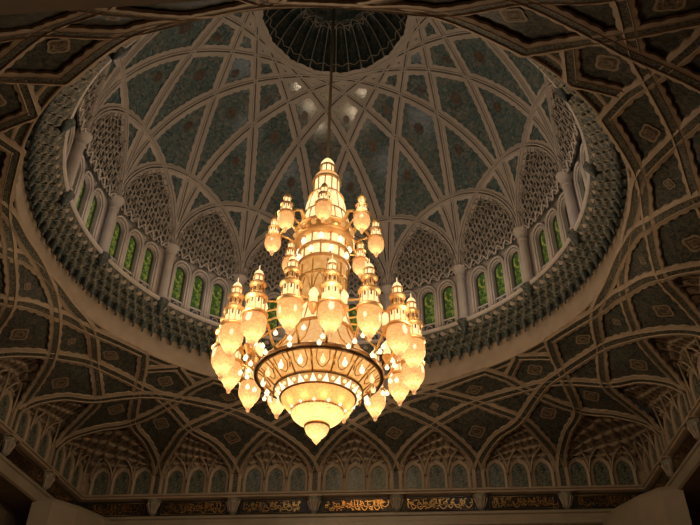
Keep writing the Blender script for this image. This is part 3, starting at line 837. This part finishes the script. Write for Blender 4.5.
# tower
def part(name,prof,m,n=32,**kw): return MB().lathe(prof,n,**kw).build(name,m,ch)
part('top_cupola',[(.33,25.16),(.35,25.22),(.31,25.4),(.2,25.6),(.08,25.72),(.03,25.78),(0,25.9)],M['bright'],20)
part('top_gallery',[(.29,24.72),(.29,25.16)],M['lit'],20)
m=MB(); m.lathe([(.31,25.12),(.38,25.15),(.37,25.2),(.30,25.22)],20); m.lathe([(.5,24.6),(.42,24.66),(.36,24.7),(.3,24.74)],20); arcade(m,.31,.31,24.72,25.14,8,0,.03); m.build('top_cornice',M['brass'],ch)
part('upper_dome',[(.64,24.22),(.62,24.34),(.55,24.5),(.42,24.62),(.3,24.68)],M['bowl'],24)
part('upper_drum',[(.56,23.42),(.56,24.2)],M['lit'],24)
m=MB(); m.lathe([(.57,24.16),(.67,24.2),(.66,24.26),(.6,24.28)],24); m.lathe([(.8,23.2),(.72,23.26),(.7,23.36),(.6,23.42),(.55,23.44)],24); arcade(m,.585,.585,23.42,24.18,12,0,.032); m.build('upper_arcade',M['brass'],ch)
fl=lambda n,d: (lambda a,z:1+d*abs(cos(n*a/2)))
part('crystal_tier',[(.70,23.2),(.80,22.9),(.86,22.5),(.88,22.2)],M['lit'],64,flute=fl(20,.05))
m=MB(); m.lathe([(.88,22.24),(.96,22.2),(.98,22.14),(.92,22.08)],32); arcade(m,.74,.92,23.15,22.2,16,0,.03); m.build('crystal_frame',M['brass'],ch)
part('crystal_tier',[(.92,22.1),(1.02,21.75),(1.06,21.35)],M['lit'],64,flute=fl(22,.05))
m=MB(); arcade(m,.98,1.12,22.1,21.3,18,0,.03); m.lathe([(1.14,21.38),(1.24,21.34),(1.26,21.26),(1.18,21.2)],32); m.build('crystal_frame',M['brass'],ch)
# scalloped skirt with round lights
part('scalloped_skirt',[(1.08,21.3),(1.19,21.1),(1.22,20.9),(1.1,20.78)],M['gold'],64,flute=lambda a,z:1+.03*cos(12*a))
for i in range(12):
    a=2*PI*(i+.5)/12; MB().lathe([(.0,-.11),(.08,-.09),(.11,0),(.08,.09),(0,.11)],10,(1.24*cos(a),1.24*sin(a),21.02)).build('skirt_light',M['panel'],ch)
part('skirt_ring',[(1.12,20.86),(1.25,20.82),(1.27,20.74),(1.18,20.66),(1.02,20.62)],M['brass'],48)
for (z0,z1) in ((20.62,20.14),(20.06,19.5)):
    part('gallery_glass',[(.94,z0),(.94,z1)],M['bright'],32)
    m=MB(); arcade(m,1.0,1.0,z0,z1,16,0,.045); m.lathe([(1.0,z1+.04),(1.1,z1),(1.1,z1-.06),(1.0,z1-.1)],32); m.build('gallery_frame',M['brass'],ch)
    for i in range(8):
        a=2*PI*i/8+(.4 if z0<20.5 else 0)
        MB().lathe([(0,-.16),(.09,-.12),(.11,0),(.06,.14),(0,.2)],10,(1.06*cos(a),1.06*sin(a),(z0+z1)/2)).build('gallery_bulb',M['bulb'],ch)
part('gold_drum',[(.98,19.42),(.95,19.3),(.92,18.5),(.93,17.5)],M['panel'],48)
m=MB()
for i in range(10):
    a0=2*PI*i/10; q=[]
    for s in range(13):
        f=s/12; aa=a0+f*2*PI/10; zz=17.6+1.0*(1-abs(2*f-1)**1.6)*1.0; q.append((.97*cos(aa),.97*sin(aa),zz))
    m.tube(q,.03,5)
    m.tube([(.96*cos(a0),.96*sin(a0),17.5),(.97*cos(a0),.97*sin(a0),19.3)],.04,5)
m.lathe([(.94,18.78),(1.02,18.74),(1.02,18.68),(.94,18.64)],40); m.lathe([(.9,17.5),(1.02,17.46),(1.08,17.36),(1.0,17.26),(.95,17.24)],40)
m.build('ogee_frame',M['gold'],ch)
part('petal_tier',[(.98,17.24),(1.02,16.9),(1.1,16.6),(1.2,16.36)],M['bright'],64,flute=fl(16,.07))
m=MB()
for i in range(16):
    a=2*PI*i/16
    m.tube([(1.04*cos(a),1.04*sin(a),17.24),(1.1*cos(a),1.1*sin(a),16.9),(1.28*cos(a),1.28*sin(a),16.3)],.03,5)
m.lathe([(1.2,16.38),(1.3,16.34),(1.3,16.26),(1.2,16.22)],40); m.build('petal_frame',M['brass'],ch)
# flare down to the great ring, its underside and the bowls
RGR,RGZ=2.36,14.4
part('flare',[(1.2,16.3),(1.35,15.8),(1.65,15.25),(2.05,14.85),(2.32,14.6)],M['bowl'],96,flute=lambda a,z:1+.05*cos(16*a)*(1 if z<16 else 0))
m=MB()
for i in range(16):
    a=2*PI*(i+.5)/16; m.tube([(r*cos(a),r*sin(a),z) for r,z in ((1.24,16.3),(1.4,15.8),(1.70,15.25),(2.1,14.85),(2.35,14.6))],.03,5)
m.build('flare_frame',M['brass'],ch)
part('great_ring',[(2.26,14.58),(2.38,14.60),(2.43,14.54),(2.43,14.44),(2.38,14.38),(2.26,14.38),(2.26,14.58)],M['bronze'],96)
part('ring_underside',[(2.28,14.46),(2.05,14.32),(1.8,14.08),(1.62,13.92)],M['underside'],64)
m=MB()
for i in range(16):
    a=2*PI*i/16; m.tube([(2.28*cos(a),2.28*sin(a),14.4),(2.0*cos(a),2.0*sin(a),14.22),(1.62*cos(a),1.62*sin(a),13.86)],.03,5)
    b=a+PI/16
    m.tube([(r*cos(b+d),r*sin(b+d),z) for r,d,z in ((2.24,-.1,14.38),(1.97,-.12,14.18),(1.8,-.07,14.03),(1.74,0,13.97),(1.8,.07,14.03),(1.97,.12,14.18),(2.24,.1,14.38))],.022,4)
m.build('underside_tracery',M['brass'],ch)
for i in range(16):
    a=2*PI*(i+.5)/16
    MB().lathe([(0,-.15),(.07,-.11),(.10,0),(.07,.09),(.03,.14),(.03,.3),(0,.32)],10,(2.03*cos(a),2.03*sin(a),14.10)).build('underside_bulb',M['bulb'] if i%3 else M['bright'],ch)
    MB().tube([(2.05*cos(a+.196),2.05*sin(a+.196),14.3),(2.0*cos(a+.196),2.0*sin(a+.196),13.95)],lambda q:.055*(1-.6*q),6).build('underside_drop',M['gold'],ch)
m=MB(); m.lathe([(1.64,13.93),(1.66,13.86),(1.6,13.82)],48); m.lathe([(1.36,13.62),(1.42,13.58),(1.36,13.54),(1.3,13.56)],48); m.build('bowl_band',M['brass'],ch)
part('band_glass',[(1.60,13.86),(1.38,13.62)],M['panel'],48)
for i in range(20):
    a=2*PI*i/20; b=a+PI/20; f=lambda r,a,z:(r*cos(a),r*sin(a),z)
    MB().add([f(1.41,a-.085,13.60),f(1.41,a+.085,13.60),f(1.60,a,13.79),f(1.37,a-.085,13.68),f(1.37,a+.085,13.68),f(1.56,a,13.87)],[(0,1,2),(5,4,3),(0,3,4,1),(1,4,5,2),(2,5,3,0)]).build('triangle_light',M['bulb'],ch)
    MB().lathe([(0,-.075),(.055,-.055),(.075,0),(.055,.055),(0,.075)],10,f(1.52,b,13.71)).build('round_light',M['bright'],ch)
part('bowl',[(1.36,13.58),(1.3,13.45),(1.18,13.28),(1.0,13.14),(.92,13.1)],M['upper_bowl'],64,flute=fl(40,.008))
m=MB(); m.lathe([(.92,13.12),(.97,13.08),(.95,13.02),(.88,13.02)],48); m.lathe([(.42,12.58),(.47,12.54),(.46,12.48),(.40,12.46)],32); m.build('bowl_ring',M['brass'],ch)
part('lower_bowl',[(.92,13.08),(.92,12.98),(.84,12.84),(.68,12.7),(.5,12.6),(.42,12.56)],M['bowl_glass'],144,flute=lambda a,z:1+.05*abs(cos(24*a)))
part('pendant_bowl',[(.42,12.52),(.43,12.4),(.36,12.24),(.24,12.12),(.15,12.06),(.15,12.0),(.08,11.92),(0,11.82)],M['bowl_glass'],32)
for i in range(8):
    a=2*PI*i/8+.2; MB().lathe([(0,-.13),(.09,-.08),(.12,0),(.08,.1),(0,.14)],10,(.58*cos(a),.58*sin(a),12.98)).build('bowl_bulb',M['filament'],ch)
for i in range(10):
    a=2*PI*i/10; MB().lathe([(0,-.1),(.06,-.06),(.085,0),(.06,.07),(0,.1)],10,(1.02*cos(a),1.02*sin(a),13.36)).build('bowl_bulb',M['filament'],ch)
MB().lathe([(0,-.13),(.09,-.08),(.11,0),(.08,.1),(0,.14)],12,(0,0,12.22)).build('bowl_bulb',M['filament'],ch)
for i in range(12):
    a=2*PI*i/12; MB().lathe([(.0,.13),(.035,.05),(.055,-.04),(0,-.08)],8,(1.0*cos(a),1.0*sin(a),13.12)).build('flame_light',M['bulb'],ch)
# arms and hanging bulbs
for i in range(16):
    a=ROT+R(11.25)+i*R(22.5); c_,s_=cos(a),sin(a)
    MB().tube([(r*c_,r*s_,z) for r,z in ((2.36,14.5),(2.65,14.8),(2.9,15.3),(3.1,15.4),(3.24,15.36))],.05,6).build('arm',M['gold'],ch)
    MB().tube([(r*c_,r*s_,z) for r,z in ((1.1,16.9),(1.8,16.9),(2.5,16.5),(3.28,16.1))],.04,6).build('upper_arm',M['gold'],ch)
    for (r,da,z) in ((2.75,.09,14.95),(2.9,-.06,14.5),(2.65,-.1,14.4)):
        MB().lathe([(0,-.09),(.064,-.064),(.09,0),(.064,.064),(.03,.09),(.02,.13),(0,.15)],10,(r*cos(a+da),r*sin(a+da),z)).build('hanging_bulb',M['bulb'],ch)
for i in range(8):
    a=ROT+R(4)+i*R(45); c_,s_=cos(a),sin(a)
    m=MB()
    for w in (-.05,.05):
        pass
    m.tube([(r*c_,r*s_,z) for r,z in ((1.15,21.35),(1.4,21.75),(1.7,21.6),(1.9,21.2))],lambda q:.10*(1-.5*q),6); m.tube([(r*c_,r*s_,z) for r,z in ((1.2,20.8),(1.5,21.0),(1.8,21.15))],.05,6); m.build('bracket_arm',M['gold'],ch)
part('core',[(.12,25.0),(.12,13.2)],M['brass'],8)
MB().tube([(0,0,25.8),(0,0,zr+2.6)],.075,8).build('suspension_rod',M['rod'],ch)

# ------------------------------------------------------------------ light: the chandelier's bulbs and added fill lights for the dome and the near beam
def point(name,loc,col,e,r=.3):
    l=bpy.data.lights.new(name,'POINT'); l.energy=e; l.color=col; l.shadow_soft_size=r
    o=bpy.data.objects.new(name,l); C.objects.link(o); o.location=loc; return o
WARM=(1,.75,.48)
for i in range(8):
    a=2*PI*i/8+.2
    point('chandelier_bulb_light',(4.7*cos(a),4.7*sin(a),15.6),WARM,215,.5)
for i in range(4):
    a=2*PI*i/4+.6
    point('chandelier_top_light',(2.9*cos(a),2.9*sin(a),21.3),WARM,95,.4)
for i in range(8):
    a=2*PI*i/8
    point('dome_fill_light',(9.3*cos(a),9.3*sin(a),23.4),(1,.93,.9),35,1.6)  # added unseen fill, cooler than the chandelier, to brighten the dome
for x in (-6,8):
    point('aisle_fill_light',(x,-25,11.5),WARM,750,.5)  # added unseen fill behind the camera to brighten the near beam
w=bpy.data.worlds.new('world'); bpy.context.scene.world=w; w.use_nodes=True
w.node_tree.nodes['Background'].inputs[0].default_value=(.5,.42,.33,1); w.node_tree.nodes['Background'].inputs[1].default_value=.012

# ------------------------------------------------------------------ camera
f,pitch,yaw,roll=736.11,R(36.67),R(-5.45),R(.81)
F=Vector((sin(yaw)*cos(pitch),cos(yaw)*cos(pitch),sin(pitch))); Rr=Vector((cos(yaw),-sin(yaw),0)); U=Rr.cross(F)
R2=Rr*cos(roll)+U*sin(roll); U2=-Rr*sin(roll)+U*cos(roll)
cam=bpy.data.cameras.new('camera'); co=bpy.data.objects.new('camera',cam); C.objects.link(co)
cam.sensor_width=36; cam.lens=36*f/700; cam.clip_end=200
co.matrix_world=Matrix(((R2.x,U2.x,-F.x,3.318),(R2.y,U2.y,-F.y,-24.225),(R2.z,U2.z,-F.z,EYE),(0,0,0,1)))
sc=bpy.context.scene; sc.camera=co
sc.view_settings.view_transform='Standard'; sc.view_settings.look='None'; sc.view_settings.gamma=1; sc.view_settings.use_curve_mapping=False
sc.view_settings.exposure=0
